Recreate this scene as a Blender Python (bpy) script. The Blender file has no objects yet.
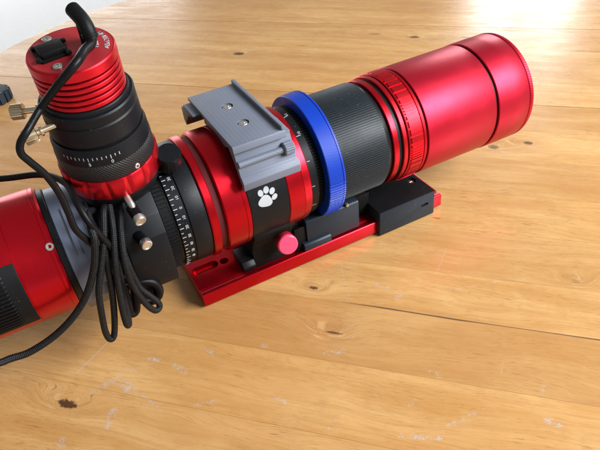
import bpy, bmesh, math, random
from mathutils import Vector, Matrix, noise
random.seed(7)
S = 0.001                      # everything below is written in millimetres
PI = math.pi
sin, cos, rad = math.sin, math.cos, math.radians
scene = bpy.context.scene
COL = scene.collection

# ------------------------------------------------------------------ camera, light, exposure
cam_d = bpy.data.cameras.new('camera'); cam = bpy.data.objects.new('camera', cam_d); COL.objects.link(cam)
scene.camera = cam
cam_d.sensor_fit = 'HORIZONTAL'; cam_d.sensor_width = 36.0; cam_d.lens = 36.0 * 609.9 / 600.0
cam_d.clip_start = 0.01; cam_d.clip_end = 60
R_, U_, F_ = Vector((0.87826358, -0.47044363, -0.08564966)), Vector((0.35922574, 0.53089438, 0.76753373)), Vector((0.31561044, 0.70486448, -0.63526066))
M = Matrix((R_, U_, -F_)).transposed().to_4x4()
M.translation = Vector((-100.96, -396.90, 370.69)) * S
cam.matrix_world = M

world = bpy.data.worlds.new('World'); scene.world = world; world.use_nodes = True
bg = world.node_tree.nodes['Background']
bg.inputs['Color'].default_value = (1.0, 0.95, 0.88, 1); bg.inputs['Strength'].default_value = 0.24

def area(name, loc, target, sx, sy, power, color):
    d = bpy.data.lights.new(name, 'AREA'); d.shape = 'RECTANGLE'; d.size = sx * S; d.size_y = sy * S
    d.energy = power; d.color = color
    o = bpy.data.objects.new(name, d); COL.objects.link(o)
    o.location = Vector(loc) * S
    v = (Vector(target) - Vector(loc)).normalized()
    o.rotation_euler = v.to_track_quat('-Z', 'Y').to_euler()
    return o
# two tall window panes far behind on the right: they mirror in the varnish at the top of the picture
area('window_pane_light', (2287, 2034, 640), (400, 150, 640), 236, 740, 4.6, (0.86, 0.93, 1.0))
area('window_pane_light', (2500, 1826, 640), (400, 150, 640), 215, 740, 4.6, (0.86, 0.93, 1.0))
# the big window on the right that gives the long highlights on the tube
area('side_window_light', (1480, -1300, 1220), (150, 0, 60), 1500, 900, 100, (0.92, 0.96, 1.0))
# an added wide, far fill lamp: brightens the floor and lays the pale sheen on the far boards
area('far_fill_light', (-300, 5200, 420), (200, 300, -300), 3600, 1900, 52, (0.95, 0.98, 1.0))

scene.view_settings.view_transform = 'Standard'; scene.view_settings.look = 'None'
scene.view_settings.exposure = 0.36; scene.view_settings.gamma = 1.0; scene.view_settings.use_curve_mapping = False
scene.render.engine = 'CYCLES'
scene.cycles.caustics_reflective = False; scene.cycles.caustics_refractive = False

# ------------------------------------------------------------------ materials
class NT:
    def __init__(s, name):
        s.m = bpy.data.materials.new(name); s.m.use_nodes = True
        s.t = s.m.node_tree; s.n = s.t.nodes; s.b = s.n['Principled BSDF']
    def link(s, a, b): s.t.links.new(a, b)
    def put(s, sock, v):
        if hasattr(v, 'is_linked') or hasattr(v, 'links'): s.link(v, sock)
        else: sock.default_value = v
    def math(s, op, a, b=None, c=None, clamp=False):
        x = s.n.new('ShaderNodeMath'); x.operation = op; x.use_clamp = clamp
        for i, v in enumerate((a, b, c)):
            if v is not None: s.put(x.inputs[i], v)
        return x.outputs[0]
    def vmath(s, op, a, b=None):
        x = s.n.new('ShaderNodeVectorMath'); x.operation = op
        s.put(x.inputs[0], a)
        if b is not None: s.put(x.inputs[1], b)
        return x.outputs[0]
    def noise(s, vec, scale, detail=3, rough=.5, dist=0.0):
        x = s.n.new('ShaderNodeTexNoise'); s.link(vec, x.inputs['Vector'])
        x.inputs['Scale'].default_value = scale; x.inputs['Detail'].default_value = detail
        x.inputs['Roughness'].default_value = rough; x.inputs['Distortion'].default_value = dist
        return x.outputs['Fac']
    def ramp(s, f, a, b, va=0.0, vb=1.0):
        x = s.n.new('ShaderNodeMapRange'); x.interpolation_type = 'SMOOTHSTEP'
        s.put(x.inputs['Value'], f)
        for k, v in (('From Min', a), ('From Max', b), ('To Min', va), ('To Max', vb)): s.put(x.inputs[k], v)
        return x.outputs['Result']
    def mix(s, f, a, b, mode='MIX'):
        x = s.n.new('ShaderNodeMix'); x.data_type = 'RGBA'; x.blend_type = mode
        s.put(x.inputs[0], f)
        s.put(x.inputs[6], a if not isinstance(a, tuple) else (*a, 1)); s.put(x.inputs[7], b if not isinstance(b, tuple) else (*b, 1))
        return x.outputs[2]
    def bump(s, h, strength, dist):
        x = s.n.new('ShaderNodeBump'); x.inputs['Strength'].default_value = strength; x.inputs['Distance'].default_value = dist
        s.link(h, x.inputs['Height']); s.link(x.outputs[0], s.b.inputs['Normal'])
    def obj(s):
        return s.n.new('ShaderNodeTexCoord').outputs['Object']
    def scale(s, v, x, y, z): return s.vmath('MULTIPLY', v, (x, y, z))

def simple(name, col, metallic=0.0, rough=0.5, coat=0.0, bump=0.0, bscale=2500, rvar=0.08, cvar=0.12, spec=0.5, wear=None, coatr=.2, aniso=0.0, layers=False):
    k = NT(name); v = k.obj()
    n1 = k.noise(v, 60, 4, .6); n2 = k.noise(v, bscale, 2)
    dark = tuple(c * (1 - cvar) for c in col); lite = tuple(min(1, c * (1 + cvar)) for c in col)
    c = k.mix(n1, dark, lite)
    if wear:                                          # small dust specks and rubbed points
        sp = k.ramp(k.noise(v, 700, 2, .5), .70, .76)
        c = k.mix(k.math('MULTIPLY', sp, wear), c, (.55, .53, .5))
    k.link(c, k.b.inputs['Base Color'])
    k.b.inputs['Metallic'].default_value = metallic
    k.link(k.ramp(k.noise(v, 35, 5, .65), .25, .75, max(.02, rough - rvar), rough + rvar), k.b.inputs['Roughness'])
    k.b.inputs['Specular IOR Level'].default_value = spec
    k.b.inputs['Coat Weight'].default_value = coat; k.b.inputs['Coat Roughness'].default_value = coatr
    if aniso: k.b.inputs['Anisotropic'].default_value = aniso
    if layers:                                        # the fine layer lines of a printed part
        sp_ = k.n.new('ShaderNodeSeparateXYZ'); k.link(v, sp_.inputs[0])
        w = k.math('SINE', k.math('MULTIPLY', k.math('ADD', sp_.outputs[2], k.math('MULTIPLY', sp_.outputs[0], .35)), 2 * PI / 0.0011))
        n2 = k.math('ADD', n2, k.math('MULTIPLY', w, .5)); bump = .2
    if bump: k.bump(n2, bump, 0.0002)
    return k.m

MAT = dict(
    red=simple('red_anodised_aluminium', (0.56, 0.008, 0.018), .85, .36, .08, .10, 4000, .04, .08, wear=.05, coatr=.35),
    red_satin=simple('red_satin_anodised', (0.50, 0.010, 0.030), .8, .42, .0, .10, 4000, .04, .06, wear=.04, coatr=.42),
    red_gloss=simple('red_gloss_anodised', (0.56, 0.006, 0.016), .88, .30, .08, .06, 4000, .04, .08, wear=.05),
    red_dark=simple('red_face_anodised', (0.42, 0.022, 0.030), .35, .48, .0, .15, 4000, .05, .1, wear=.1),
    black=simple('black_anodised_aluminium', (0.0055, 0.006, 0.0075), .0, .42, 0, .12, 4000, .06, .2, wear=.08, spec=.20),
    black_matt=simple('matt_black_plastic', (0.005, 0.005, 0.0055), 0, .55, 0, .25, 2500, .08, .2, wear=.10, spec=.15),
    black_gloss=simple('gloss_black_paint', (0.006, 0.006, 0.007), .0, .3, 0, .05, 3000, .05, .2, wear=.10, spec=.30),
    rubber=simple('black_rubber', (0.004, 0.004, 0.0045), 0, .45, 0, .3, 1500, .08, .2, wear=.05, spec=.18),
    ribbed=simple('ribbed_black_rubber', (0.011, 0.016, 0.020), .0, .48, 0, .15, 3000, .06, .25, wear=.25, spec=.35),
    blue=simple('blue_plastic', (0.000, 0.036, 0.37), .0, .42, .0, .12, 3000, .07, .12, wear=.04, spec=.35, layers=True),
    grey=simple('grey_anodised_aluminium', (0.150, 0.168, 0.215), .0, .5, .0, .2, 4000, .05, .08, wear=.05, spec=.35, layers=True),
    steelgrey=simple('blue_grey_aluminium', (0.16, 0.19, 0.27), .3, .42, .0, .14, 4000, .07, .1, wear=.1),
    steel=simple('bright_steel', (0.66, 0.65, 0.63), 1, .38, 0, .08, 3000, .08, .1),
    nickel=simple('warm_nickel', (0.62, 0.52, 0.37), 1, .32, 0, .1, 3000, .08, .15),
    pink=simple('bright_pink_cap', (0.90, 0.055, 0.14), 0, .42, .15, .08, 3000, .06, .05),
    groove_red=simple('dark_red_groove', (0.09, 0.003, 0.005), .0, .8, 0, .1, 3000, .06, .1),
    white=simple('white_print', (0.42, 0.44, 0.46), 0, .7, 0, 0, 3000, .06, .06),
    slate=simple('dark_slate_plastic', (0.014, 0.021, 0.030), .0, .42, 0, .1, 3000, .06, .1, wear=.12, spec=.25),
    floor=simple('pale_floor', (0.86, 0.87, 0.88), 0, .6, 0, 0, 100, .08, .015),
)

def knurl_mat(name, col, frame, freq_a, freq_t, rough=.45, metallic=0.0):
    """diamond knurling: fine relief with darker colour in the cuts, made from the angle round the axis and the height along it"""
    O, u, a1, a2 = frame
    k = NT(name); v = k.n.new('ShaderNodeNewGeometry').outputs['Position']
    d = k.vmath('SUBTRACT', v, tuple(Vector(O) * S))
    def dot(w):
        x = k.n.new('ShaderNodeVectorMath'); x.operation = 'DOT_PRODUCT'; k.link(d, x.inputs[0]); x.inputs[1].default_value = tuple(w)
        return x.outputs['Value']
    ang = k.math('ARCTAN2', dot(a2), dot(a1)); t = k.math('MULTIPLY', dot(u), freq_t / S)
    aa = k.math('MULTIPLY', ang, freq_a)
    w1 = k.math('SINE', k.math('ADD', aa, t)); w2 = k.math('SINE', k.math('SUBTRACT', aa, t))
    h = k.math('MAXIMUM', w1, w2)
    c = k.mix(k.ramp(h, -.2, 1), tuple(x * .5 for x in col), tuple(x * 1.5 for x in col))
    k.link(c, k.b.inputs['Base Color']); k.b.inputs['Metallic'].default_value = metallic; k.b.inputs['Roughness'].default_value = rough
    k.bump(h, .6, 0.0003)
    return k.m

def braid_mat():
    k = NT('braided_black_sleeve'); uv = k.n.new('ShaderNodeUVMap').outputs[0]
    sep = k.n.new('ShaderNodeSeparateXYZ'); k.link(uv, sep.inputs[0])
    a = k.math('MULTIPLY', sep.outputs[0], 2 * PI * 7); t = k.math('MULTIPLY', sep.outputs[1], 1 / S * 2.6)
    w = k.math('MULTIPLY', k.math('SINE', k.math('ADD', a, t)), k.math('SINE', k.math('SUBTRACT', a, t)))
    n = k.noise(k.obj(), 900, 2)
    f = k.ramp(w, -.1, .5)
    c = k.mix(f, (0.003, 0.003, 0.0034), (0.009, 0.0095, 0.011))
    c = k.mix(k.math('MULTIPLY', k.ramp(w, .72, .95), k.ramp(n, .42, .62)), c, (0.085, 0.09, 0.10))
    k.link(c, k.b.inputs['Base Color']); k.b.inputs['Roughness'].default_value = .5; k.b.inputs['Specular IOR Level'].default_value = .25
    k.bump(w, .5, 0.0003)
    return k.m
MAT['braid'] = braid_mat()

# ---- varnished wood. Coordinates are along / across the boards in metres, table frame
KNOTS = [  # along, across, radius along, radius across, darkness, swirl
    (-147, 435, 9, 5, .95), (-64, -159.5, 9, 3.6, .95), (84, -10.5, 4.4, 1.9, .85), (112, -55, 8, 1.3, .8),
    (293, 37, 4, 2.2, .3), (100, 512.7, 8, 4, .85), (222, 230.5, 6, 4.5, .75), (257, 243.5, 5, 3.5, .8),
    (-146, -38.6, 5, 3, .7), (173, 517, 7, 2.4, .6), (330, 482, 30, 2.2, .35), (240, 300, 14, 2.5, .35),
    (40, 520, 10, 3, .45), (-60, 470, 9, 2, .3), (175, 100, 4, 1.6, .5), (60, 60, 7, 2, .4), (5, -190, 8, 1.6, .5), (230, -150, 7, 1.5, .4)]
SWIRLS = [(108, -55, 26, 12), (293, 38, 20, 9), (84, -10, 14, 7), (-64, -159, 26, 9), (-147, 435, 30, 12), (222, 231, 26, 12), (110, 508, 34, 16), (257, 243, 20, 9)]
LINES = [  # scratches and dried specks: x0, y0, x1, y1, half width, strength, break-up
    (-73, -134, -64, -102, .40, .45, 0), (-36, -132, -20, -139, 3.2, .8, 1), (-25, -169, -27, -157, 2.6, .7, 1), (-23, -109, -13, -108, 2.0, .6, 1),
    (175, -132, 201, -128, 1.7, .9, 1), (110, -77, 124, -70, 1.8, .6, 1), (189, -77, 196, -79, 1.8, .7, 1), (237, -72, 239, -55, .7, .45, 1),
    (183, 24, 187.5, 59, .3, .25, 0), (195, 8, 234, 26, .5, .45, 1), (152, -6, 158, -6, 1.6, .8, 1), (134, 2.5, 145.5, 1, 1.3, .6, 1),
    (178.6, -107, 181, -102, 1.6, .6, 1), (267, -100, 276, -101, 2.2, .6, 1), (109, 19, 120, 16, 1.5, .55, 1), (98, 27, 117, -18, .3, .18, 0),
    (-53, -187, -49, -190, 3, .6, 1), (264, -80, 267, -71, 1.2, .5, 1), (160, 280, 168, 281, 1.8, .7, 1), (0, -110, 11, -115, 2.2, .5, 1),
    (18, -92, 27, -93, 1.6, .5, 1), (60, -78, 65, -79, 1.5, .5, 1), (85, -123, 93, -124, 2.2, .6, 1), (-50, -146, -30, -120, 3, .45, 1),
    (205, -118, 228, -100, 1.2, .45, 1), (30, -140, 44, -133, 1.4, .4, 1), (-12, -142, 6, -147, 1.5, .5, 1)]
def wood():
    k = NT('varnished_pine'); v = k.obj()
    sep = k.n.new('ShaderNodeSeparateXYZ'); k.link(v, sep.inputs[0]); X, Y = sep.outputs[0], sep.outputs[1]
    info = k.n.new('ShaderNodeObjectInfo')
    rnd = k.n.new('ShaderNodeSeparateColor'); k.link(info.outputs['Color'], rnd.inputs[0])
    off = k.n.new('ShaderNodeCombineXYZ'); k.link(k.math('MULTIPLY', rnd.outputs[1], 7), off.inputs[0]); k.link(k.math('MULTIPLY', rnd.outputs[2], 3), off.inputs[1])
    g = k.vmath('ADD', v, off.outputs[0])
    # knots push the grain aside
    sw = None
    for (x, y, rx, ry) in SWIRLS:
        dx = k.math('MULTIPLY', k.math('SUBTRACT', X, x * S), 1 / (rx * S)); dy = k.math('MULTIPLY', k.math('SUBTRACT', Y, y * S), 1 / (ry * S))
        r2 = k.math('ADD', k.math('MULTIPLY', dx, dx), k.math('MULTIPLY', dy, dy))
        e = k.math('EXPONENT', k.math('MULTIPLY', r2, -1.0))
        sw = e if sw is None else k.math('ADD', sw, e)
    warp = k.noise(k.scale(g, 5, 16, 1), 1, 3, .5)
    yy = k.math('ADD', Y, k.math('ADD', k.math('MULTIPLY', sw, 0.016), k.math('MULTIPLY', warp, 0.035)))
    gc = k.n.new('ShaderNodeCombineXYZ'); k.link(X, gc.inputs[0]); k.link(yy, gc.inputs[1])
    gg = k.vmath('ADD', gc.outputs[0], off.outputs[0])
    broad = k.noise(k.scale(gg, 6, 45, 1), 1, 4, .55)
    rings = k.noise(k.scale(gg, 5, 210, 1), 1, 3, .6)
    fine = k.noise(k.scale(gg, 22, 900, 1), 1, 3, .6)
    blot = k.noise(k.scale(g, 11, 26, 1), 1, 4, .6)
    pores = k.noise(k.scale(gg, 75, 1500, 1), 1, 2, .5)
    c = k.mix(k.ramp(broad, .3, .72), (0.545, 0.290, 0.095), (0.690, 0.415, 0.168))
    c = k.mix(k.math('MULTIPLY', k.ramp(rings, .46, .72), .30), c, (0.40, 0.185, 0.055))
    c = k.mix(k.math('MULTIPLY', k.ramp(fine, .45, .72), .34), c, (0.35, 0.16, 0.05))
    c = k.mix(k.math('MULTIPLY', k.ramp(blot, .5, .8), .35), c, (0.42, 0.20, 0.065))
    c = k.mix(k.math('MULTIPLY', k.ramp(pores, .60, .69), k.ramp(blot, .35, .65, .18, .75)), c, (0.21, 0.09, 0.03))
    dash = k.noise(k.scale(gg, 130, 900, 1), 1, 3, .6)
    c = k.mix(k.math('MULTIPLY', k.ramp(dash, .58, .68), k.ramp(k.noise(k.scale(g, 14, 30, 3), 1, 3, .5), .42, .62, .04, .55)), c, (0.30, 0.13, 0.04))
    stain = k.noise(k.scale(g, 26, 48, 1), 1, 5, .7)
    c = k.mix(k.math('MULTIPLY', k.ramp(stain, .52, .74), .30), c, (0.46, 0.20, 0.05))
    c = k.mix(k.math('MULTIPLY', k.ramp(stain, .48, .28), .22), c, (0.80, 0.57, 0.27))
    big = k.noise(k.scale(v, 3.2, 4.5, 1), 1, 4, .6)
    c = k.mix(k.math('MULTIPLY', k.ramp(big, .44, .66), .42), c, (0.44, 0.19, 0.05))
    mott = k.noise(k.scale(gg, 34, 90, 1), 1, 5, .75, .8)
    c = k.mix(k.math('MULTIPLY', k.ramp(mott, .50, .66), .22), c, (0.36, 0.165, 0.055))
    # tone of each board
    c = k.mix(k.ramp(rnd.outputs[0], 0, 1, .0, .40), c, (0.36, 0.165, 0.05))
    # curly dark and pale grain round the knots
    c = k.mix(k.math('MULTIPLY', k.ramp(sw, .12, .8), k.ramp(k.noise(k.scale(gg, 40, 260, 1), 1, 3), .35, .7, .08, .5)), c, (0.33, 0.145, 0.045))
    halo = k.math('MULTIPLY', k.ramp(sw, .35, .6), k.ramp(k.noise(k.scale(gg, 60, 200, 1), 1, 4, .7), .5, .65))
    c = k.mix(k.math('MULTIPLY', halo, .28), c, (0.82, 0.58, 0.28))
    kn = k.noise(v, 450, 3, .6)
    for (x, y, rx, ry, s_) in KNOTS:
        dx = k.math('MULTIPLY', k.math('SUBTRACT', X, x * S), 1 / (rx * S)); dy = k.math('MULTIPLY', k.math('SUBTRACT', Y, y * S), 1 / (ry * S))
        r2 = k.math('ADD', k.math('ADD', k.math('MULTIPLY', dx, dx), k.math('MULTIPLY', dy, dy)), k.math('MULTIPLY', k.math('SUBTRACT', kn, .5), 2.2))
        c = k.mix(k.ramp(r2, .35, 1.25, s_, 0.0), c, (0.060, 0.026, 0.014))
    spk = k.math('MULTIPLY', k.ramp(k.noise(v, 210, 6, .82, .6), .47, .62), k.ramp(k.noise(v, 900, 3, .7), .36, .55))
    marks = None
    for (x0, y0, x1, y1, w, s_, br) in LINES:
        L = math.hypot(x1 - x0, y1 - y0); ux, uy = (x1 - x0) / L, (y1 - y0) / L
        dx = k.math('SUBTRACT', X, x0 * S); dy = k.math('SUBTRACT', Y, y0 * S)
        t = k.math('ADD', k.math('MULTIPLY', dx, ux), k.math('MULTIPLY', dy, uy))
        tc = k.math('MAXIMUM', k.math('MULTIPLY', t, -1), k.math('SUBTRACT', t, L * S)); tc = k.math('MAXIMUM', tc, 0)
        p = k.math('ABSOLUTE', k.math('SUBTRACT', k.math('MULTIPLY', dx, uy), k.math('MULTIPLY', dy, ux)))
        dd = k.math('ADD', p, tc)
        mk = k.ramp(dd, w * .5 * S, w * 1.7 * S, min(1, s_ * (1.3 if br else 1)), 0)
        if br: mk = k.math('MULTIPLY', mk, spk)
        marks = mk if marks is None else k.math('MAXIMUM', marks, mk)
    # scattered tiny flecks of the same dried paint
    fl = k.math('MULTIPLY', k.ramp(k.noise(v, 300, 2, .5), .74, .78), .3)
    marks = k.math('MAXIMUM', marks, fl)
    c = k.mix(marks, c, (0.45, 0.45, 0.49))
    k.link(c, k.b.inputs['Base Color'])
    r = k.ramp(k.noise(k.scale(v, 14, 60, 1), 1, 5, .7), .3, .7, .21, .36)
    r = k.math('ADD', r, k.math('MULTIPLY', marks, .3))
    k.link(r, k.b.inputs['Roughness'])
    k.b.inputs['Specular IOR Level'].default_value = .55
    h = k.math('ADD', k.math('MULTIPLY', fine, .5), k.math('ADD', k.math('MULTIPLY', pores, -.6), k.math('MULTIPLY', broad, .5)))
    h = k.math('ADD', h, k.math('MULTIPLY', marks, .5))
    k.bump(h, .16, 0.0006)
    return k.m
MAT['wood'] = wood()
MAT['filler'] = simple('dark_crack_filler', (0.15, 0.070, 0.028), 0, .6, 0, .3, 1500, .1, .3)

# ------------------------------------------------------------------ mesh helpers
def finish(bm, name, mat, parent=None, smooth=35, mats=None):
    bmesh.ops.recalc_face_normals(bm, faces=bm.faces)
    if smooth:
        lim = rad(smooth)
        for f in bm.faces: f.smooth = True
        for e in bm.edges:
            if len(e.link_faces) == 2 and e.calc_face_angle(0) > lim: e.smooth = False
    o_ = Vector(parent['_o']) if parent and '_o' in parent.keys() else Vector((0, 0, 0))
    for v in bm.verts: v.co = (v.co - o_) * S
    me = bpy.data.meshes.new(name); bm.to_mesh(me); bm.free()
    me.materials.append(MAT[mat] if isinstance(mat, str) else mat)
    ob = bpy.data.objects.new(name, me); COL.objects.link(ob)
    if parent:
        ob.parent = parent
        ob['_o'] = tuple(o_)
    return ob

def thing(name, label, cat, loc, group=None):
    o = bpy.data.objects.new(name, None); COL.objects.link(o); o.empty_display_size = .02
    o.location = Vector(loc) * S; o['_o'] = tuple(loc); o['label'] = label; o['category'] = cat
    if group: o['group'] = group
    return o

def frame(O, u, a1):
    u = Vector(u).normalized(); a1 = Vector(a1); a1 = (a1 - u * a1.dot(u)).normalized()
    return Vector(O), u, a1, u.cross(a1)
def P(fr, t, r, a):
    O, u, a1, a2 = fr
    return O + u * t + (a1 * cos(a) + a2 * sin(a)) * r

def lathe(fr, prof, seg=96, rf=None, a0=0, a1=2 * PI, bm=None, closed_profile=False):
    bm = bm or bmesh.new(); full = abs(a1 - a0 - 2 * PI) < 1e-6
    n = seg if full else seg + 1; rings = []
    for i, (t, r) in enumerate(prof):
        if r < 1e-6: rings.append([bm.verts.new(P(fr, t, 0, 0))]); continue
        rings.append([bm.verts.new(P(fr, t, rf(t, r, a0 + (a1 - a0) * j / seg) if rf else r, a0 + (a1 - a0) * j / seg)) for j in range(n)])
    pairs = list(zip(rings, rings[1:]))
    if closed_profile: pairs.append((rings[-1], rings[0]))
    for A, B in pairs:
        for j in range(seg):
            k = (j + 1) % n
            if len(A) == 1 and len(B) == 1: continue
            if len(A) == 1: bm.faces.new((A[0], B[k], B[j]))
            elif len(B) == 1: bm.faces.new((A[j], A[k], B[0]))
            else: bm.faces.new((A[j], A[k], B[k], B[j]))
    if not full and closed_profile:
        bm.faces.new([r[0] for r in rings]); bm.faces.new([r[-1] for r in rings][::-1])
    return bm

def band(fr, t0, t1, r, ch=.5, ri=None, seg=96, rf=None, a0=0, a1=2 * PI):
    """a closed ring between t0 and t1 with chamfered edges"""
    ri = ri if ri is not None else r - 4
    return lathe(fr, [(t0, ri), (t0, r - ch), (t0 + ch, r), (t1 - ch, r), (t1, r - ch), (t1, ri)], seg, rf, a0, a1, closed_profile=True)

def toothed(fr, t0, t1, r, n, depth, duty=.5, ri=None, ch=.5, phase=0.0):
    """ring with n straight grooves cut along the axis"""
    ri = ri if ri is not None else r - 5
    bm = bmesh.new(); rings = []
    angs = []
    for i in range(n):
        b = 2 * PI * i / n + phase; w = 2 * PI / n
        e = w * .06
        angs += [(b, 0), (b + w * duty - e, 0), (b + w * duty + e, 1), (b + w - e, 1)]
    for t, rr, g in ((t0, ri, 0), (t0, r - ch, 1), (t0 + ch, r, 1), (t1 - ch, r, 1), (t1, r - ch, 1), (t1, ri, 0)):
        rings.append([bm.verts.new(P(fr, t, rr - depth * k * g, a)) for a, k in angs])
    N = len(angs); rings.append(rings[0])
    for A, B in zip(rings, rings[1:]):
        for j in range(N):
            k = (j + 1) % N; bm.faces.new((A[j], A[k], B[k], B[j]))
    return bm

def box(x0, x1, y0, y1, z0, z1, ch=.6, bm=None):
    bm2 = bmesh.new()
    vs = bmesh.ops.create_cube(bm2, size=1)['verts']
    for v in vs: v.co = Vector(((x0 + x1) / 2 + v.co.x * (x1 - x0), (y0 + y1) / 2 + v.co.y * (y1 - y0), (z0 + z1) / 2 + v.co.z * (z1 - z0)))
    if ch: bmesh.ops.bevel(bm2, geom=bm2.edges[:], offset=ch, segments=2, profile=.5, affect='EDGES')
    return join(bm, bm2)

def join(bm, bm2):
    if bm is None: return bm2
    me = bpy.data.meshes.new('tmp'); bm2.to_mesh(me); bm2.free(); bm.from_mesh(me); bpy.data.meshes.remove(me)
    return bm

def extrude_x(pts, x0, x1, ch=.4, bm=None):
    """polygon in (y, z) drawn out along x"""
    b = bmesh.new()
    A = [b.verts.new((x0, y, z)) for y, z in pts]; B = [b.verts.new((x1, y, z)) for y, z in pts]
    n = len(pts); b.faces.new(A[::-1]); b.faces.new(B)
    for i in range(n): b.faces.new((A[i], A[(i + 1) % n], B[(i + 1) % n], B[i]))
    bmesh.ops.recalc_face_normals(b, faces=b.faces)
    if ch: bmesh.ops.bevel(b, geom=b.edges[:], offset=ch, segments=2, profile=.5, affect='EDGES')
    return join(bm, b)

def prism(fr, pts, t0, t1, ch=.4, bm=None):
    """polygon in the frame's (a1, a2) plane drawn out along its axis"""
    O, u, a1, a2 = fr; b = bmesh.new()
    A = [b.verts.new(O + u * t0 + a1 * x + a2 * y) for x, y in pts]; B = [b.verts.new(O + u * t1 + a1 * x + a2 * y) for x, y in pts]
    n = len(pts); b.faces.new(A[::-1]); b.faces.new(B)
    for i in range(n): b.faces.new((A[i], A[(i + 1) % n], B[(i + 1) % n], B[i]))
    bmesh.ops.recalc_face_normals(b, faces=b.faces)
    if ch: bmesh.ops.bevel(b, geom=b.edges[:], offset=ch, segments=2, profile=.5, affect='EDGES')
    return join(bm, b)

def cut(ob, cutters):
    """carve pockets into a finished mesh and keep the result as plain mesh"""
    cs = []
    for bm in cutters:
        o_ = Vector(ob.get('_o', (0, 0, 0)))
        bmesh.ops.recalc_face_normals(bm, faces=bm.faces)
        for v in bm.verts: v.co = (v.co - o_) * S
        me = bpy.data.meshes.new('cutter'); bm.to_mesh(me); bm.free()
        c = bpy.data.objects.new('cutter', me); COL.objects.link(c); c.matrix_world = Matrix.Translation(o_ * S); cs.append(c)
        m = ob.modifiers.new('cut', 'BOOLEAN'); m.operation = 'DIFFERENCE'; m.object = c; m.solver = 'EXACT'
    bpy.context.view_layer.update()
    dg = bpy.context.evaluated_depsgraph_get()
    me = bpy.data.meshes.new_from_object(ob.evaluated_get(dg)); ob.modifiers.clear()
    ob.data = me
    for c in cs: m_ = c.data; bpy.data.objects.remove(c); bpy.data.meshes.remove(m_)
    b = bmesh.new(); b.from_mesh(me)
    for e in b.edges: e.smooth = not (len(e.link_faces) == 2 and e.calc_face_angle(0) > rad(30))
    b.to_mesh(me); b.free()
    return ob

def catmull(pts, k=8):
    pts = [Vector(p) for p in pts]; out = []
    q = [pts[0] * 2 - pts[1]] + pts + [pts[-1] * 2 - pts[-2]]
    for i in range(1, len(q) - 2):
        a, b, c, d = q[i - 1:i + 3]
        for j in range(k):
            t = j / k
            out.append(.5 * ((2 * b) + (c - a) * t + (2 * a - 5 * b + 4 * c - d) * t * t + (3 * b - a - 3 * c + d) * t ** 3))
    out.append(pts[-1]); return out

def tube(pts, r, seg=14, k=8, cap=True):
    path = catmull(pts, k); bm = bmesh.new(); uvl = bm.loops.layers.uv.new('UVMap')
    T = (path[1] - path[0]).normalized(); N = T.orthogonal().normalized(); rings = []; L = [0]
    for i, p in enumerate(path):
        t = (path[min(i + 1, len(path) - 1)] - path[max(i - 1, 0)]).normalized()
        N = (N - t * N.dot(t)).normalized(); B = t.cross(N)
        rr = r(i / (len(path) - 1)) if callable(r) else r
        rings.append([bm.verts.new(p + (N * cos(a) + B * sin(a)) * rr) for a in [2 * PI * j / seg for j in range(seg)]])
        if i: L.append(L[-1] + (p - path[i - 1]).length * S)
    for i in range(len(rings) - 1):
        for j in range(seg):
            k_ = (j + 1) % seg
            f = bm.faces.new((rings[i][j], rings[i][k_], rings[i + 1][k_], rings[i + 1][j]))
            for lp, uvc in zip(f.loops, ((j / seg, L[i]), ((j + 1) / seg, L[i]), ((j + 1) / seg, L[i + 1]), (j / seg, L[i + 1]))): lp[uvl].uv = uvc
    if cap:
        for R, e in ((rings[0], path[0]), (rings[-1], path[-1])): bm.faces.new(R)
    return bm

def text_on(fr_fn, s, size, name, mat, parent, spacing=1.0, thick=.12, bold=.0):
    """letters as real thin geometry; fr_fn(x, y, h) maps flat text coordinates (mm) onto the surface"""
    cu = bpy.data.curves.new('t', 'FONT'); cu.body = s; cu.size = size; cu.align_x = 'CENTER'; cu.align_y = 'CENTER'; cu.space_character = spacing
    cu.resolution_u = 3; cu.offset = bold
    o = bpy.data.objects.new('t', cu); COL.objects.link(o); bpy.context.view_layer.update()
    me = bpy.data.meshes.new_from_object(o.evaluated_get(bpy.context.evaluated_depsgraph_get()))
    bpy.data.objects.remove(o); bm = bmesh.new(); bm.from_mesh(me); bpy.data.meshes.remove(me)
    bmesh.ops.triangulate(bm, faces=bm.faces)
    r = bmesh.ops.extrude_face_region(bm, geom=bm.faces[:])
    top = [v for v in r['geom'] if isinstance(v, bmesh.types.BMVert)]
    ts = set(top)
    for v in bm.verts: v.co = fr_fn(v.co.x, v.co.y, thick if v in ts else -.1)
    return finish(bm, name, mat, parent, smooth=0)

def screw(fr, t, r, h, parent, mat='steel', name='screw', hexr=None):
    """socket-head screw: domed rim and a hexagonal recess"""
    hexr = hexr or r * .48; bm = bmesh.new(); O, u, a1, a2 = fr
    seg = 24; prof = [(t - 1, r), (t + h * .7, r), (t + h, r * .86), (t + h, hexr * 1.12)]
    lathe(fr, prof, seg, bm=bm)
    ring = [v for v in bm.verts][-seg:]
    hx = [bm.verts.new(P(fr, t + h, hexr, 2 * PI * i / 6)) for i in range(6)]
    for i in range(6):
        for j in range(4):
            a, b = ring[(i * 4 + j) % seg], ring[(i * 4 + j + 1) % seg]
            if j < 2: bm.faces.new((a, b, hx[i]))
            else: bm.faces.new((a, b, hx[(i + 1) % 6]))
        bm.faces.new((ring[(i * 4 + 2) % seg], hx[i], hx[(i + 1) % 6]))
    low = [bm.verts.new(P(fr, t + h * .2, hexr * .9, 2 * PI * i / 6)) for i in range(6)]
    for i in range(6): bm.faces.new((hx[i], hx[(i + 1) % 6], low[(i + 1) % 6], low[i]))
    bm.faces.new(low)
    return finish(bm, name, mat, parent, smooth=30)

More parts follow.
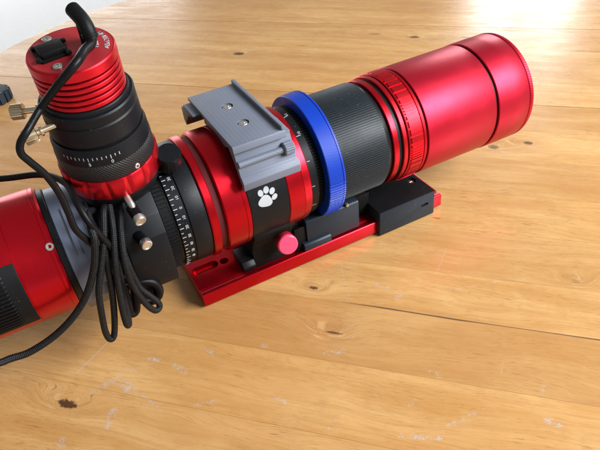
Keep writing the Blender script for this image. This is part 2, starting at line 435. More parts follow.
# ------------------------------------------------------------------ floor and table
bm = bmesh.new()
vs = [bm.verts.new(Vector((x, y, -740))) for x, y in ((-9000, -9000), (9000, -9000), (9000, 9000), (-9000, 9000))]; bm.faces.new(vs)
fl = finish(bm, 'floor', 'floor', None, 0); fl['kind'] = 'structure'

AZ = -0.7653834
TC, TR = (227.0, 184.0), 600.0
table = thing('wooden_table', 'round varnished pine table top of long glued boards, knotty and scratched, under the red telescope', 'table', (0, 0, -28))
dv = Vector((cos(AZ), sin(AZ))); nv = Vector((-sin(AZ), cos(AZ)))
ca, cn = dv.dot(Vector(TC)), nv.dot(Vector(TC))
SEAMS = [-310.5, -262, -203, -142.5, -82, -22.5, 28.2, 88, 147, 208, 268, 328, 386, 444, 500, 555, 612, 672, 731, 790, 845, 890]
TONE = {-142.5: .12, -82: .85, -22.5: .35, 28.2: .7, -203: .45, -262: .2, 88: .3, 147: .6, 208: .2, 268: .75, 328: .25, 386: .6, 444: .35, 500: .55, 555: .2}
for a, b in zip(SEAMS, SEAMS[1:]):
    a_, b_ = max(a, cn - TR + .2), min(b, cn + TR - .2)
    ns = [a_ + (b_ - a_) * i / 14 for i in range(15)]
    ga = .45 if a in (328, 555) else .03; gb = .45 if b in (328, 555) else .03
    def outline(i0, i1, zz, inner):
        o = []
        for side in (-1, 1):
            for n in (ns if side < 0 else ns[::-1]):
                n2 = min(max(n, a_ + i0), b_ - i1); R = TR - inner
                o.append((ca + side * math.sqrt(max(R * R - (n2 - cn) ** 2, 1)), n2, zz))
        return o
    bm = bmesh.new(); loops = []
    for (i0, i1, zz, inner) in ((ga + .06, gb + .06, 28, 3), (ga, gb, 27.8, 1.0), (ga, gb, 25, 0), (ga, gb, 3, 0), (ga + .3, gb + .3, 0, 3)):
        loops.append([bm.verts.new(p) for p in outline(i0, i1, zz, inner)])
    for A, B in zip(loops, loops[1:]):
        for j in range(len(A)):
            k_ = (j + 1) % len(A); bm.faces.new((A[j], A[k_], B[k_], B[j]))
    bm.faces.new(loops[0]); bm.faces.new(loops[-1])
    pl = finish(bm, 'plank', 'wood', None, 20)
    pl.parent = table; pl.rotation_euler = (0, 0, AZ)
    pl.color = (TONE.get(a, random.random() * .8), random.random(), random.random(), 1)
# the split between two boards, filled dark, tapering to the right
pts_c = [(110, -21.6, .1), (125, -21.7, .5), (140, -21.5, 1.0), (152, -21.9, 1.2), (165, -22.2, .9), (191, -22.6, 1.3), (205, -22.9, 1.2), (221, -22.7, .7), (250, -22.6, .45), (279, -22.5, .7), (306, -22.4, 1.1), (380, -22.5, .4), (600, -22.5, .2)]
bm = bmesh.new(); prev = None
for i, (x, y, w) in enumerate(pts_c):
    cur = [bm.verts.new((x, y - w * .62, 28.06)), bm.verts.new((x, y + w * .62, 28.06)), bm.verts.new((x, y + w, 27.2)), bm.verts.new((x, y - w, 27.2))]
    if prev:
        for j in range(4): bm.faces.new((prev[j], prev[(j + 1) % 4], cur[(j + 1) % 4], cur[j]))
    else: bm.faces.new(cur)
    prev = cur
bm.faces.new(prev[::-1])
cr = finish(bm, 'crack', 'filler', None, 0); cr.parent = table; cr.rotation_euler = (0, 0, AZ)

# ------------------------------------------------------------------ the telescope
H = 84.9
FT = frame((0, 0, H), (1, 0, 0), (0, 1, 0))            # axis x; angle 0 = far side (+y), 90 deg = up, 180 deg = towards the viewer
tel = thing('refractor_telescope', 'red and black refractor telescope lying on its red mounting bar, blue ring round the barrel', 'telescope', (80, 0, 0))

def t_obj(bm, name, mat, parent=tel, smooth=35): return finish(bm, name, mat, parent, smooth)
# inner tube everything sits on
t_obj(lathe(FT, [(-90, 38), (-90, 44), (292, 44), (292, 38)], 96, closed_profile=True), 'inner_tube', 'black')

# front cap and dew shield
cap = t_obj(lathe(FT, [(297.8, 0), (297.8, 46), (297.2, 48.6), (296.6, 49.3), (293.4, 49.9), (292.8, 49.2)], 128), 'front_cap', 'red_satin')
ROPE = 150
def rope(t, r, a): return r - .32 * (1 if (a * ROPE / (2 * PI) - (t - 293) * .35) % 1 < .5 else 0) if 293.2 < t < 297 else r
t_obj(lathe(FT, [(293.2, 45), (293.3, 50.0), (294.5, 50.3), (295.7, 50.3), (296.9, 50.0), (297.1, 45)], 600, rope, closed_profile=True), 'rope_edge', 'red_satin', cap)
t_obj(lathe(FT, [(257.2, 46), (257.2, 49.6), (257.9, 50.2), (275, 50.3), (291.6, 50.3), (292.6, 49.6), (292.6, 46)], 128, closed_profile=True), 'front_ring', 'red_satin')
t_obj(band(FT, 254.9, 257.3, 48.4, .3), 'groove', 'black')
t_obj(lathe(FT, [(181.6, 45), (181.6, 48.9), (182.2, 49.5), (254.2, 49.6), (255.2, 49.0), (255.2, 45)], 128, closed_profile=True), 'dew_shield', 'red_satin')
t_obj(band(FT, 180.2, 181.7, 47.9, .2), 'groove', 'black')

# red grip ring with cut grooves in bunches
gr = t_obj(lathe(FT, [(162.2, 45), (162.2, 48.6), (162.8, 49.0), (163.6, 49.0), (163.9, 48.4), (177.2, 48.4), (177.6, 49.1), (179.6, 49.3), (180.2, 48.8), (180.2, 45)], 128, closed_profile=True), 'grip_ring', 'red')
pads = []
a = 0.0; steps = [5.2, 3.0, 3.0, 3.0, 3.0, 5.2, 8.0, 8.0, 8.0]
i = 0
while a < 360 - 4:
    st = steps[i % len(steps)]; w = st - 1.5
    if a + st > 361: break
    pads.append((a, w)); a += st; i += 1
padbm = bmesh.new()
for a, w in pads:
    b = lathe(FT, [(164.0, 46), (164.0, 49.0), (164.7, 49.6), (176.0, 49.6), (176.9, 48.8), (176.9, 46)], max(2, int(w / 1.5)), None, rad(a + 33), rad(a + 33 + w), closed_profile=True)
    padbm = join(padbm, b)
t_obj(padbm, 'grip_pads', 'red', gr, 30)

t_obj(band(FT, 157.2, 161.4, 48.4, .5), 'lock_ring', 'red')
t_obj(band(FT, 153.4, 158.4, 46.2, .2, 40), 'groove', 'black')
t_obj(band(FT, 148.2, 153.6, 47.3, .5, 40), 'collar', 'red_gloss')
t_obj(lathe(FT, [(143, 42), (143, 46.6), (146.6, 45.6), (148.3, 44.6), (148.3, 42)], 128, closed_profile=True), 'collar', 'black_gloss')

# ribbed focusing ring
t_obj(toothed(FT, 98.5, 143.4, 47.4, 146, .8, .58, 41, .6), 'focus_ring', 'ribbed', smooth=25)

# blue ring with a stepped grip on the near underside
def bl(t, r, a):
    d = (math.degrees(a) % 360)
    if 178 < d < 226 and r > 52: return r - 1.1 * (1 if (d * .36) % 1 < .42 else 0)
    return r
blue = t_obj(lathe(FT, [(82.2, 45), (82.2, 53.0), (82.8, 53.6), (94.4, 54.2), (94.6, 53.7), (95.1, 53.7), (95.3, 54.2), (96.7, 54.1), (97.2, 53.5), (97.2, 45)], 420, bl, closed_profile=True), 'blue_ring', 'blue', smooth=28)
t_obj(prism(frame(P(FT, 90, 52, rad(232)), (1, 0, 0), (cos(rad(232)), 0, 0)), [(-2, -2), (2, -2), (2, 2), (-2, 2)], -5, 5, .6), 'clamp_lug', 'blue', blue)

# black scale ring and toothed ring next to it
sc = t_obj(band(FT, 69.4, 76.2, 47.0, .4, 40), 'scale_ring', 'black')
t_obj(toothed(FT, 76.2, 81.6, 45.8, 120, .9, .5, 40, .3), 'gear_ring', 'black_matt', smooth=25)
def on_tube(x0, ang, r, rot=0.0):
    """map flat text onto the tube: text up points along the axis when rot = 0"""
    c, s = cos(rot), sin(rot)
    def f(x, y, h):
        X, Y = x * c - y * s, x * s + y * c
        return P(FT, x0 + Y, r + h, rad(ang) + X / r)
    return f
def tick(bm, x0, x1, ang, r, w):
    b = lathe(FT, [(x0, r - .3), (x0, r + .1), (x1, r + .1), (x1, r - .3)], 1, None, rad(ang) - w / 2 / r, rad(ang) + w / 2 / r, closed_profile=True)
    return join(bm, b)
bm = None
for k_, a in enumerate(range(40, 230, 26)): t_obj(tick(None, 70.0, 72.6 + (1.2 if k_ % 3 == 0 else 0), a + 6.5, 47.0, .45), 'tick_mark', 'white', sc, 0)
text_on(on_tube(73.4, 96, 47.0, PI), '0.2', 3.0, 'scale_number', 'white', sc)
text_on(on_tube(73.4, 122, 47.0, PI), '10', 3.0, 'scale_number', 'white', sc)

# rings and the black band with the paw print
t_obj(lathe(FT, [(48.4, 44), (48.4, 49.6), (48.9, 50.1), (61.2, 50.1), (61.5, 49.6), (61.9, 49.6), (62.2, 49.9), (68.4, 49.0), (69.4, 48.0), (69.4, 44)], 128, closed_profile=True), 'tube_ring', 'red_gloss')
bandp = t_obj(lathe(FT, [(15.6, 44), (15.6, 49.4), (16.1, 49.8), (47.8, 49.8), (48.3, 49.4), (48.3, 44)], 128, closed_profile=True), 'black_band', 'black')
t_obj(lathe(FT, [(-4.6, 44), (-4.6, 48.9), (-3.6, 50.2), (11.2, 50.2), (11.5, 49.7), (11.9, 49.7), (12.2, 50.2), (15.0, 50.2), (15.5, 49.7), (15.5, 44)], 128, closed_profile=True), 'tube_ring', 'red_gloss')
t_obj(band(FT, -10.2, -4.5, 47.0, .2, 40), 'groove', 'groove_red')
t_obj(lathe(FT, [(-16.6, 44), (-16.6, 49.3), (-15.8, 50.1), (-10.8, 50.1), (-10.1, 49.5), (-10.1, 44)], 128, closed_profile=True), 'tube_ring', 'red_gloss')

# paw print (flat print on the band)
def blob(cx, cy, rx, ry, rot, squash=0.0, n=28):
    o = []
    for i in range(n):
        t = 2 * PI * i / n; x, y = rx * cos(t), ry * sin(t)
        x *= 1 + squash * (y / ry)
        o.append((cx + x * cos(rot) - y * sin(rot), cy + x * sin(rot) + y * cos(rot)))
    return o
paw = bmesh.new()
PX, PA = 29.6, 168.2                                   # centre of the paw on the band
def paw_pt(x, y, h): # x = along axis, y = up round the tube
    return P(FT, PX + x, 49.8 + h, rad(PA) - y / 49.8)
pad_shape = []
for i in range(48):
    t = 2 * PI * i / 48
    r = 5.9 + .55 * cos(3 * (t - PI / 2)) - .3 * sin(t); pad_shape.append((r * cos(t) * 1.06 - .6, r * sin(t) * .93 - 2.4))
shapes = [pad_shape, blob(-5.2, 5.0, 2.4, 3.0, .35), blob(-.2, 7.4, 2.5, 3.2, .0), blob(5.2, 6.0, 2.4, 3.1, -.35), blob(7.6, 0.6, 2.3, 3.0, -.6)]
pc, ps = cos(rad(-14)), sin(rad(-14))
shapes = [[((x * pc - y * ps) * .9, (x * ps + y * pc) * .9) for x, y in sh] for sh in shapes]
for sh in shapes:
    for z in (0.16,):
        ctr = (sum(p[0] for p in sh) / len(sh), sum(p[1] for p in sh) / len(sh))
        inner = [((p[0] + ctr[0]) / 2, (p[1] + ctr[1]) / 2) for p in sh]
        A = [paw.verts.new(paw_pt(*p, .14)) for p in sh]; I = [paw.verts.new(paw_pt(*p, .14)) for p in inner]; D = [paw.verts.new(paw_pt(*p, -.3)) for p in sh]
        c_ = paw.verts.new(paw_pt(*ctr, .14)); n = len(sh)
        for j in range(n):
            k_ = (j + 1) % n
            paw.faces.new((A[j], A[k_], I[k_], I[j])); paw.faces.new((I[j], I[k_], c_)); paw.faces.new((A[j], A[k_], D[k_], D[j]))
t_obj(paw, 'paw_print', 'white', bandp, 0)

# rotator: smooth black, degree scale, toothed ring
t_obj(lathe(FT, [(-30.6, 42), (-30.6, 48.0), (-30.0, 48.5), (-18, 48.8), (-16.7, 48.2), (-16.7, 42)], 128, closed_profile=True), 'adapter_ring', 'black')
dg_ = t_obj(band(FT, -39.8, -31.0, 48.3, .3, 40), 'degree_ring', 'black')
bm = None
for i in range(-9, 26):
    a = 149.4 - 4.5 * i * -1
    t_obj(tick(None, -39.2, -39.2 + (3.0 if i % 2 == 0 else 1.7), a, 48.3, .5), 'degree_mark', 'white', dg_, 0)
for i in range(-8, 7):
    a = 149.4 + 9.0 * i
    text_on(on_tube(-33.6, a, 48.3, PI), str(abs(i) * 10), 3.3, 'degree_number', 'white', dg_, bold=.02)
t_obj(band(FT, -41.8, -39.9, 46.4, .2, 40), 'groove', 'black_gloss')
t_obj(toothed(FT, -49.0, -41.8, 47.4, 96, .9, .5, 40, .4), 'gear_ring', 'black_matt', smooth=25)

# off-axis guider body: a chunky block with flats
pts = []
for a, r in ((62, 50), (76, 50), (92, 49), (110, 49.5), (128, 50), (146, 50.5), (164, 51), (182, 51.5), (198, 52.5), (208, 55), (216, 57), (236, 55), (256, 50), (290, 49), (330, 49), (10, 49), (40, 50)):
    pts.append((r * cos(rad(a)), r * sin(rad(a))))
og = t_obj(prism(FT, pts, -79, -49.2, .9), 'guider_body', 'black')
t_obj(band(FT, -84, -79, 41, .4, 34), 'spacer_ring', 'black_gloss')
# thumb screws on it, pointing at the viewer
for base, tip in (((-66.9, -44, 128.0), (-64.9, -58.5, 122.6)), ((-68.6, -44, 103.5), (-65.8, -58.5, 101.8))):
    d_ = Vector(tip) - Vector(base); L = d_.length; fr = frame(base, d_, (1, 0, 0))
    ts = t_obj(toothed(fr, 1.5, L - .8, 3.9, 22, .5, .55, 1, .4), 'thumb_screw', 'black', og, 25)
    b = lathe(fr, [(L - 4.2, 0.1), (L - 4.2, 3.95), (L - 1.2, 4.3), (L + .2, 3.8), (L + .35, 3.0), (L, 2.6), (L, 0)], 32)
    t_obj(b, 'screw_tip', 'steel', og)
t_obj(lathe(frame((-66.9, -40, 133.0), (.1, -1, -.4), (1, 0, 0)), [(0, 0), (0, 2.4), (9, 2.4), (11, 1.2), (11, 0)], 20), 'screw_pin', 'steel', og)

# black lock knob standing on the far top of the rotator
kf = frame(P(FT, -29, 45, rad(113)), (0, cos(rad(113)), sin(rad(113))), (1, 0, 0))
kb = t_obj(lathe(kf, [(0, 0), (0, 5.5), (7.5, 5.5), (8, 8.3), (9, 8.9), (21.2, 8.9), (22, 8.2), (22, 6), (22.1, 0)], 40, lambda t, r, a: r - (.55 if (a * 20 / (2 * PI)) % 1 < .4 and 8.5 < t < 21.5 and r > 8 else 0)), 'lock_knob', 'black', smooth=30)

# ---- saddle plate on top
sd = t_obj(box(11.2, 52.6, -46, 46, 142.6, 145.6, .5), 'saddle_plate', 'grey')
cut(sd, [lathe(frame((32, y, 141), (0, 0, 1), (1, 0, 0)), [(1.9, 0), (1.9, 4.6), (6, 4.6), (6, 0)], 32) for y in (12.5, -18)])
t_obj(box(50.0, 52.9, -46.1, 46.1, 145.4, 149.0, .4), 'rim', 'grey', sd)
for y in (12.5, -18):
    screw(frame((32, y, 0), (0, 0, 1), (1, 0, 0)), 143.2, 3.7, 2.0, sd, 'steel')
# edge lip in front (bevelled towards the viewer) and the parts below
t_obj(extrude_x([(-45.6, 145.75), (-46.6, 145.0), (-47.4, 140.6), (-46.6, 139.8), (-42.6, 139.8), (-42.6, 142.5), (-44.6, 142.5), (-44.6, 145.75)], 11.0, 52.8, .3), 'front_lip', 'grey', sd)
jaw = t_obj(extrude_x([(-42.4, 141.8), (-42.4, 139.4), (-47.0, 128), (-49, 122), (-53.0, 118.4), (-52.4, 113.4), (-50.0, 112.6), (-47.2, 116), (-40, 129), (-33, 138), (-20, 141), (-20, 142.2)], 12.4, 58.0, .35), 'front_jaw', 'grey')
rodf = frame((12.8, -47.4, 130.8), (1, 0, 0), (0, 1, 0))
t_obj(lathe(rodf, [(0, 0), (0, 2.5), (36.5, 2.5), (36.5, 0)], 24), 'clamp_rod', 'grey', jaw)
t_obj(lathe(rodf, [(36, 0), (36, 4.4), (36.8, 5.2), (43.4, 5.2), (44.2, 4.4), (44.2, 2.5), (43, 2.4), (43, 0)], 40, lambda t, r, a: r - (.5 if (a * 14 / (2 * PI)) % 1 < .4 and r > 4 else 0)), 'clamp_knob', 'grey', jaw, 28)
t_obj(extrude_x([(-51.6, 122.2), (-54.6, 118.0), (-53.6, 111.6), (-50.2, 109.4), (-49.4, 112), (-50.2, 117)], 12.0, 58.4, .35), 'jaw_lip', 'grey', jaw)
t_obj(extrude_x([(43, 142), (46.5, 138), (50.5, 137.5), (50.5, 126), (46, 122), (42, 128), (34, 136), (20, 141), (20, 142.2)], 5.5, 52, .4), 'rear_jaw', 'grey')
t_obj(box(14, 50, -22, 22, 132, 142.7, .6), 'saddle_foot', 'grey')

# ---- mounting bar
bar = t_obj(extrude_x([(-34.5, 0), (-38.0, 2.6), (-38.0, 14.0), (-37.2, 15.0), (-33.4, 15.0), (-33.0, 12.8), (-30.6, 12.8), (-30.2, 14.6), (30.2, 14.6), (30.6, 12.8), (33, 12.8), (33.4, 15.0), (37.2, 15.0), (38, 14), (38, 2.6), (34.5, 0)], -34.2, 209.0, .25), 'mounting_bar', 'red_gloss')
slot = []
for i in range(32):
    a = 2 * PI * i / 32; slot.append((-20 + (7.5 if cos(a) > 0 else -7.5) + 4.6 * cos(a), -6.5 + 4.6 * sin(a)))
fz = frame((0, 0, 0), (0, 0, 1), (1, 0, 0))
slot2 = [(-20 + (x + 20) * .72, -6.5 + (y + 6.5) * .6) for x, y in slot]
cut(bar, [prism(fz, slot, 9.2, 20, 0), lathe(frame((-2.6, -7.6, 7), (0, 0, 1), (1, 0, 0)), [(0, 0), (0, 3.9), (12, 3.9), (12, 0)], 28)])
t_obj(prism(fz, slot2, 8.6, 9.5, .15), 'slot_floor', 'groove_red', bar)

# ring foot, pink knob and the black blocks beside the barrel
t_obj(extrude_x([(-32.5, 15.1), (-31, 24), (-30, 32), (-34, 42), (-42, 54), (-40, 60), (-20, 44), (20, 44), (36, 60), (34, 15.1)], 17.0, 54, 1.2), 'ring_foot', 'black_matt')
t_obj(extrude_x([(-32.6, 15.1), (-33.6, 20.4), (-30, 24.6), (-10, 24.6), (-10, 15.1)], 6.0, 17.4, .6), 'foot_toe', 'black')
pf = frame((44.6, -35, 36.5), (-.13, -1, .28), (1, 0, 0))
pk = t_obj(lathe(pf, [(0, 0), (0, 6), (2, 8.2), (9.5, 8.6), (9.6, 8.2), (9.6, 0)], 48), 'lock_knob', 'red_dark')
t_obj(lathe(pf, [(9.4, 7.9), (9.6, 8.6), (10.8, 8.7), (12.6, 8.5), (13.4, 7.6), (13.5, 0)], 56), 'knob_cap', 'pink', pk)

blk = t_obj(extrude_x([(-35.6, 16.6), (-35.6, 44.2), (-34, 45.4), (-24, 45.4), (-12, 36), (-12, 16.6)], 66.5, 119, .5), 'clamp_block', 'slate')
t_obj(extrude_x([(-36.6, 15.3), (-38.4, 16.4), (-38.4, 21.6), (-36.8, 23.2), (-30, 23.2), (-30, 15.3)], 62, 88.5, .4), 'clamp_step', 'slate', blk)
t_obj(extrude_x([(-33.6, 15.2), (-33.6, 40), (-10, 30), (-10, 15.2)], 55.5, 66.8, .5), 'clamp_side', 'black_matt', blk)
t_obj(extrude_x([(-22, 15.2), (-24, 40), (-8, 30), (-8, 15.2)], 118.8, 137, .5), 'clamp_side', 'black_matt', blk)
bx2 = t_obj(box(136.4, 197.2, -42.4, 41, .9, 27.0, .7), 'electronics_box', 'slate')
top_shade = t_obj(box(136.0, 197.0, -42.0, 40.6, 26.4, 27.6, .35), 'box_top_shade', 'black_matt', bx2)  # added thin sheet: shade on the box top put in as black
slt = []
for i in range(20):
    a = 2 * PI * i / 20; slt.append(((2.6 if cos(a) > 0 else -2.6) + 1.5 * cos(a), 1.5 * sin(a)))
fy = frame((186.0, -42.4, 15.6), (0, -1, 0), (1, 0, 0))
cut(bx2, [prism(fy, slt, -3, 2, 0), lathe(frame((188.4, -17.6, 24.8), (0, 0, 1), (1, 0, 0)), [(0, 0), (0, 4.4), (6, 4.4), (6, 0)], 28)])
cut(top_shade, [lathe(frame((188.4, -17.6, 24.8), (0, 0, 1), (1, 0, 0)), [(0, 0), (0, 4.4), (6, 4.4), (6, 0)], 28)])
screw(frame((188.4, -17.6, 0), (0, 0, 1), (1, 0, 0)), 24.6, 3.4, 1.6, bx2, 'steel')
screw(frame((107, -36.2, 48.0), (0, -.2, 1), (1, 0, 0)), -2, 1.5, 1.4, blk, 'steel')

# grey tilt ring towards the camera
tilt = t_obj(band(FT, -117.5, -91.0, 43.0, .9, 34), 'adapter_plate', 'steelgrey')
t_obj(prism(FT, [(43 * cos(rad(a)), 43 * sin(rad(a))) for a in (150, 175, 200)] + [(-40, -26), (-30, -42), (-8, -43), (0, -30)], -117, -99, .8), 'plate_foot', 'steelgrey', tilt)
for x0, x1 in ((-110.2, -106.0), (-98.6, -94.2)):
    t_obj(band(FT, x0, x1, 44.6, .6, 40, 40, None, rad(112), rad(158)), 'raised_bar', 'steelgrey', tilt)
t_obj(band(FT, -91.2, -83.8, 38.5, .4, 30), 'spacer_ring', 'black')

# ------------------------------------------------------------------ cooled camera at the back end
cam_t = thing('astronomy_camera', 'large red cylinder camera with black vented side, at the left end of the telescope', 'camera', (-175, 0, 0))
CR = 47.6
def cgro(t, r, a):
    return r
body = finish(lathe(FT, [(-250, 0), (-250, CR - 2), (-248, CR), (-149.2, CR), (-148.9, CR - .35), (-148.5, CR - .35), (-148.2, CR), (-126.2, CR), (-125.9, CR - .3), (-125.5, CR - .3), (-125.2, CR), (-123.2, CR), (-121.6, CR - 1.4), (-121.6, 30)], 144), 'body', 'red_gloss', cam_t)
finish(band(FT, -121.8, -117.3, 44.4, .6, 34), 'front_collar', 'black', cam_t)
screw(frame(P(FT, -124.5, CR - 2.6, rad(142)), (0, cos(rad(142)), sin(rad(142))), (1, 0, 0)), 2, 2.9, 2.0, cam_t, 'steel')
# flat vented panel let into the side
A0, A1 = 144, 214
pan = finish(lathe(FT, [(-244, CR - 1.5), (-244, CR + .55), (-150.6, CR + .55), (-149.4, CR + .2), (-149.4, CR - 1.5)], 40, None, rad(A0), rad(A1 - 5), closed_profile=True), 'vent_panel', 'black_matt', cam_t)
for i in range(23):
    a = A0 + 7 + i * 3.6
    if a > A1 - 10: break
    b = lathe(FT, [(-238, CR), (-238, CR + 2.1), (-160.5, CR + 2.1), (-159, CR + 1.2), (-159, CR)], 1, None, rad(a), rad(a + 1.7), closed_profile=True)
    finish(b, 'vent_slat', 'rubber', pan, 0)

# ------------------------------------------------------------------ guide camera standing on the guider port
FG = frame((-64.5, 0, H), (-0.02998651, -0.15636412, 0.98724418), (1, 0, 0))
gc_o = tuple(P(FG, 49, 0, 0))
gf = thing('helical_focuser', 'upright black helical focuser with white scale and red ring, carrying the small red guide camera', 'focuser', gc_o)
def g_obj(bm, name, mat, parent=gf, smooth=35): return finish(bm, name, mat, parent, smooth)
g_obj(lathe(FG, [(44, 0), (44, 29), (50, 31.5), (54, 32.6), (55.2, 32.6), (55.2, 0)], 96), 'base_ring', 'black')
def scal(t, r, a): return r - 1.1 * max(0, 1 - abs(((a * 15 / (2 * PI)) % 1) - .5) * 5) if 56.5 < t < 70.5 else r
rg = g_obj(lathe(FG, [(55.2, 28), (55.2, 32.8), (56.6, 33.8), (63, 33.9), (70, 33.7), (71.3, 32.8), (71.3, 28)], 360, scal, closed_profile=True), 'grip_ring', 'red')
MAT['knurl'] = knurl_mat('fine_diamond_knurling', (0.007, 0.007, 0.0075), FG, 95, 2.6)
g_obj(lathe(FG, [(71.3, 28), (71.3, 32.2), (71.9, 32.5), (83.4, 32.2), (84, 31.8), (84, 28)], 128, closed_profile=True), 'knurled_ring', MAT['knurl'])
scl = g_obj(lathe(FG, [(84, 28), (84, 31.8), (92.0, 31.6), (96.2, 30.2), (96.2, 28)], 128, closed_profile=True), 'scale_ring', 'black')
bm = None
def gtick(bm, t0, t1, ang, r, w):
    return join(bm, lathe(FG, [(t0, r - .4), (t0, r + .12), (t1, r + .12), (t1, r - .4)], 1, None, rad(ang) - w / 2 / r, rad(ang) + w / 2 / r, closed_profile=True))
for i in range(-2, 14):
    a = -92.5 - i * 5.2 + 5.2 * 2 - 10.4
    ln = 3.0 if i % 5 == 0 else (2.2 if i % 2 == 0 else 1.8)
    if a < -152: break
    g_obj(gtick(None, 91.6 - ln, 91.6, a, 31.62, .5), 'scale_mark', 'white', scl, 0)
def on_g(t0, ang, r):
    return lambda x, y, h: P(FG, t0 + y, r + h, rad(ang) + x / r)
text_on(on_g(86.2, -92.5, 31.8), '0', 3.6, 'scale_number', 'white', scl, bold=.03)
text_on(on_g(86.2, -118.5, 31.8), '5', 3.6, 'scale_number', 'white', scl, bold=.03)
screw(frame(P(FG, 74.0, 30.6, rad(-67)), FG[2] * cos(rad(-67)) + FG[3] * sin(rad(-67)), FG[1]), 1.2, 2.0, 1.1, gf, 'steel')
g_obj(band(FG, 96.2, 98.2, 29.2, .2, 24), 'groove', 'black_matt')
g_obj(lathe(FG, [(98.2, 26), (98.2, 29.8), (98.8, 30.2), (111.0, 29.9), (112.2, 29.0), (112.2, 26)], 128, closed_profile=True), 'focuser_barrel', 'black')
g_obj(lathe(FG, [(112.2, 24), (112.2, 29.2), (112.9, 29.8), (118.6, 29.9), (119.6, 29.0), (119.7, 27.6), (122.2, 27.4), (122.8, 26.8), (122.8, 20)], 128), 'clamp_collar', 'black', smooth=22)
# two nickel thumb screws on its left
for (h0, tipd) in (((-31, -15.5), (-44.5, -17.5)), ((-28, 6), (-46, 12.5))):
    b_ = P(FG, 113.5, 0, 0) + FG[2] * h0[0] + FG[3] * h0[1]; e_ = P(FG, 113.5, 0, 0) + FG[2] * tipd[0] + FG[3] * tipd[1]
    fr = frame(b_, e_ - b_, FG[1]); L = (e_ - b_).length
    th = g_obj(lathe(fr, [(-6, 0), (-6, 2.0), (2, 2.0), (2, 3.2), (3.4, 3.2), (3.4, 2.0), (L - 7.5, 2.0), (L - 7.5, 0)], 24), 'thumb_screw', 'nickel')
    g_obj(toothed(fr, L - 7.8, L, 5.0, 20, .55, .55, .5, .5), 'screw_head', 'nickel', th, 25)
    g_obj(lathe(fr, [(L - .2, 0.5), (L - .2, 3.4), (L + .1, 3.4), (L + .1, 0)], 24), 'screw_face', 'nickel', th)

gcam = thing('guide_camera', 'small round red guide camera with cooling fins, standing on top of the black focuser', 'camera', tuple(P(FG, 121, 0, 0)))
prof = [(121.5, 0), (121.5, 25.0), (123.2, 25.8)]
t = 123.6
while t < 143.5:
    prof += [(t, 26.2), (t + 1.9, 26.2), (t + 2.3, 25.8), (t + 2.5, 23.0), (t + 3.5, 23.0), (t + 3.7, 25.8)]; t += 4.0
prof += [(t, 26.3), (149.2, 26.3), (150, 25.6), (150, 0)]
gb = finish(lathe(FG, prof, 128), 'finned_body', 'red', gcam, 30)
finish(lathe(FG, [(149.4, 0), (149.4, 24.9), (150.12, 24.9), (150.12, 0)], 96), 'end_face', 'red_dark', gcam)
for x, y in ((-9.8, 17.6), (-11.0, -15.2)):
    screw(frame(P(FG, 150, 0, 0) + FG[2] * x + FG[3] * y, FG[1], FG[2]), 0.1, 3.0, 1.2, gcam, 'steel')
# black socket cover
ang = rad(8); cx, cy = -10.6, 1.2
def rect(w, h, c=0):
    o = [(-w, -h + c), (-w + c, -h), (w - c, -h), (w, -h + c), (w, h - c), (w - c, h), (-w + c, h), (-w, h - c)]
    return [(cx + x * cos(ang) - y * sin(ang), cy + x * sin(ang) + y * cos(ang)) for x, y in o]
sk = finish(prism(FG, rect(9.2, 8.4, 1.2), 150.0, 151.6, .3), 'socket_cover', 'rubber', gcam)
finish(prism(FG, rect(7.6, 6.4, .8), 151.4, 155.0, .6), 'cover_block', 'rubber', sk)
for sx, sy in ((-1, -1), (1, -1), (1, 1), (-1, 1)):
    x, y = cx + sx * 8.6, cy + sy * 7.2
    finish(prism(FG, [(x - 1.7, y - 1.7), (x + 1.7, y - 1.7), (x + 1.7, y + 1.7), (x - 1.7, y + 1.7)], 151.2, 153.0, .4), 'corner_tab', 'rubber', sk)
def arc_text(s, rr, a_mid, size, name):
    """runs anticlockwise round the face, letter tops towards the centre"""
    def f(x, y, h):
        a = rad(a_mid) + x / rr
        return P(FG, 150.12 + h, rr - y, a)
    return text_on(f, s, size, name, 'white', gcam, spacing=1.05, thick=.08, bold=.02)
arc_text('ASI120MM', 21.6, -2, 4.6, 'lettering')
arc_text('MINI', 15.6, -12, 3.2, 'lettering')

# ------------------------------------------------------------------ cables
def cable(name, label, pts, r, mat, cat='cable', seg=14):
    o_ = tuple(pts[0]); c = thing(name, label, cat, o_)
    b = finish(tube(pts, r, seg, 10), 'cord', mat, c, 60)
    return c
E_ = lambda x, y, t: tuple(P(FG, t, 0, 0) + FG[2] * x + FG[3] * y)
c1 = thing('usb_cable', 'smooth black cable with fat plug sleeve, looping down left of the upright guide camera', 'cable', E_(12, 8, 150))
def bulb(u_): return 4.5 * math.sqrt(max(0.02, 1 - max(0, (u_ - .86) / .14) ** 2)) * (.93 if u_ < .12 else 1)
finish(tube([E_(12.6, -7.5, 156.5), E_(12.4, -5, 162), E_(11.6, -.5, 166), E_(9.8, 4.5, 169), E_(8.6, 8.5, 170.5)], bulb, 24, 12), 'plug_sleeve', 'rubber', c1, 60)
finish(tube([E_(11.2, 1.5, 150.2), E_(11.4, 1, 157), E_(11.4, 0, 165)], 3.9, 20, 6), 'plug', 'black_matt', c1, 60)
for q_ in (.15, .22, .29):
    cc = Vector(E_(12.6, -7.5, 156.5)).lerp(Vector(E_(12.4, -5, 162)), q_ * 2)
    finish(band(frame(cc, Vector(E_(12.4, -5, 162)) - Vector(E_(12.6, -7.5, 156.5)), FG[2]), -.5, .5, 4.7, .2, 3.6, 24), 'sleeve_ridge', 'rubber', c1, 60)
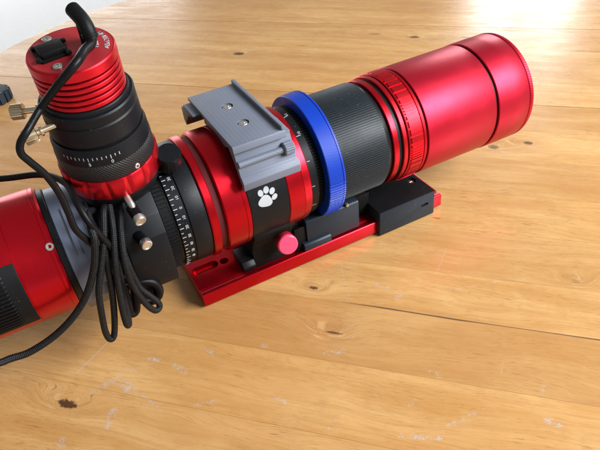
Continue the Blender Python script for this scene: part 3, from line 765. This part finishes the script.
cordp = [E_(12.4, -5, 160.5), E_(12.6, -7.5, 156.8), E_(10.4, -11.5, 155.5), E_(5.1, -21, 158.5), E_(-.5, -30.5, 159.5), E_(-7.8, -33.5, 156), E_(-16.4, -30.6, 148), E_(-26, -27, 138), (-99, -48, 212.5), (-108, -57, 208), (-114, -59, 203), (-116, -59.5, 197), (-113.5, -59, 190), (-108.5, -58, 178), (-105.5, -57.5, 163), (-105, -57, 148), (-105, -56.5, 134), (-101, -54.5, 121), (-96, -52, 108), (-93, -50, 96), (-92, -44, 84)]
finish(tube(cordp, lambda u_: 2.2 + 1.0 * max(0, 1 - u_ / .36), 18, 10), 'cord', 'rubber', c1, 60)

cable('thin_cable', 'thin black cable curving in from the left edge above the large red camera',
      [(-215, 90, 120), (-190, 60, 132), (-160, 40, 137), (-135, 22, 140), (-112, 4, 144), (-100, -20, 146), (-98, -44, 143), (-96, -53, 134), (-92, -54, 120), (-88, -53, 106), (-86, -46, 90), (-84, -40, 70)], 2.3, 'rubber')
cable('power_cable', 'braided black cable sweeping under the large red camera and up to the grey adapter',
      [(-215, -72, 72), (-196, -64, 62), (-183, -60, 54.5), (-175.8, -58, 52.2), (-163.5, -58, 51), (-145.2, -58, 56), (-128.5, -58, 66), (-115, -58, 80), (-103.5, -58, 100), (-97, -58, 120), (-95.8, -53, 128), (-94, -42, 132), (-90, -32, 126)], 2.55, 'braid')
bd = thing('cable_bundle', 'coil of braided black cable hanging in loops below the off-axis guider', 'cable', (-95, -55, 30))
loops = [
    [(-82, -34, 128), (-85, -43, 128), (-91.5, -53, 114), (-102, -59, 92), (-107.1, -60, 78.4), (-110.6, -60, 60.1), (-113.1, -60, 42.2), (-112.1, -60, 33.6), (-108.3, -59, 35.5), (-103, -58, 52.9), (-97.6, -57, 78.2), (-92.4, -52, 108), (-87, -44, 124), (-82, -32, 126)],
    [(-79, -36, 128), (-83, -50, 118), (-89, -58, 100), (-93, -60, 80), (-96.5, -62, 58), (-97.6, -62, 43), (-95.6, -60, 42), (-93, -56, 58), (-90, -53, 76), (-86, -46, 100)],
    [(-71, -36, 126), (-78, -51, 118), (-83.5, -60, 97), (-84, -61, 75), (-80, -61, 54), (-75.5, -60, 43), (-71.5, -58, 41.8), (-71, -57, 46), (-74.6, -56, 54), (-79.5, -55, 64), (-81, -54, 74), (-81.8, -52, 93), (-80, -44, 112)],
]
for L_ in loops: finish(tube(L_, 2.35, 14, 10), 'cord', 'braid', bd, 60)
# dark strap knot behind the loops
finish(tube([(-90, -44, 74), (-83, -46, 66), (-76, -47, 63), (-69.5, -48, 59), (-66.5, -49, 52.5), (-68.5, -49, 45), (-75, -49, 42.5), (-80.5, -48, 47), (-80.5, -46, 55), (-76, -44, 60), (-70, -42, 58)], 3.2, 14, 8), 'coil', 'rubber', bd, 60)
finish(tube([(-92, -48, 78), (-90.5, -50, 66), (-91, -51, 54), (-92, -51, 42), (-88, -50, 41), (-84.5, -48, 52), (-83, -46, 64), (-85, -42, 78)], 3.4, 14, 8), 'coil', 'rubber', bd, 60)
finish(tube([(-84, -42, 60), (-80, -43, 52), (-77, -44, 46), (-72, -44, 48), (-70, -42, 54)], 4.4, 14, 8), 'coil', 'rubber', bd, 60)

# ------------------------------------------------------------------ dark plastic cap on the table, cut off by the left edge
capT = thing('plastic_cap', 'small dark slate plastic cap lying on the table at the far left edge', 'cap', (-141, 492, 0))
fc = frame((-141, 492, 0), (0, 0, 1), (1, 0, 0))
finish(toothed(fc, 0.2, 15, 22, 14, 2.2, .55, 1, 1.2), 'rim', 'slate', capT, 30)
finish(lathe(fc, [(14.5, 0), (14.5, 18), (16.5, 17), (17, 0)], 40), 'top', 'slate', capT)

# tidy helper properties
for o in bpy.data.objects:
    if '_o' in o.keys(): del o['_o']
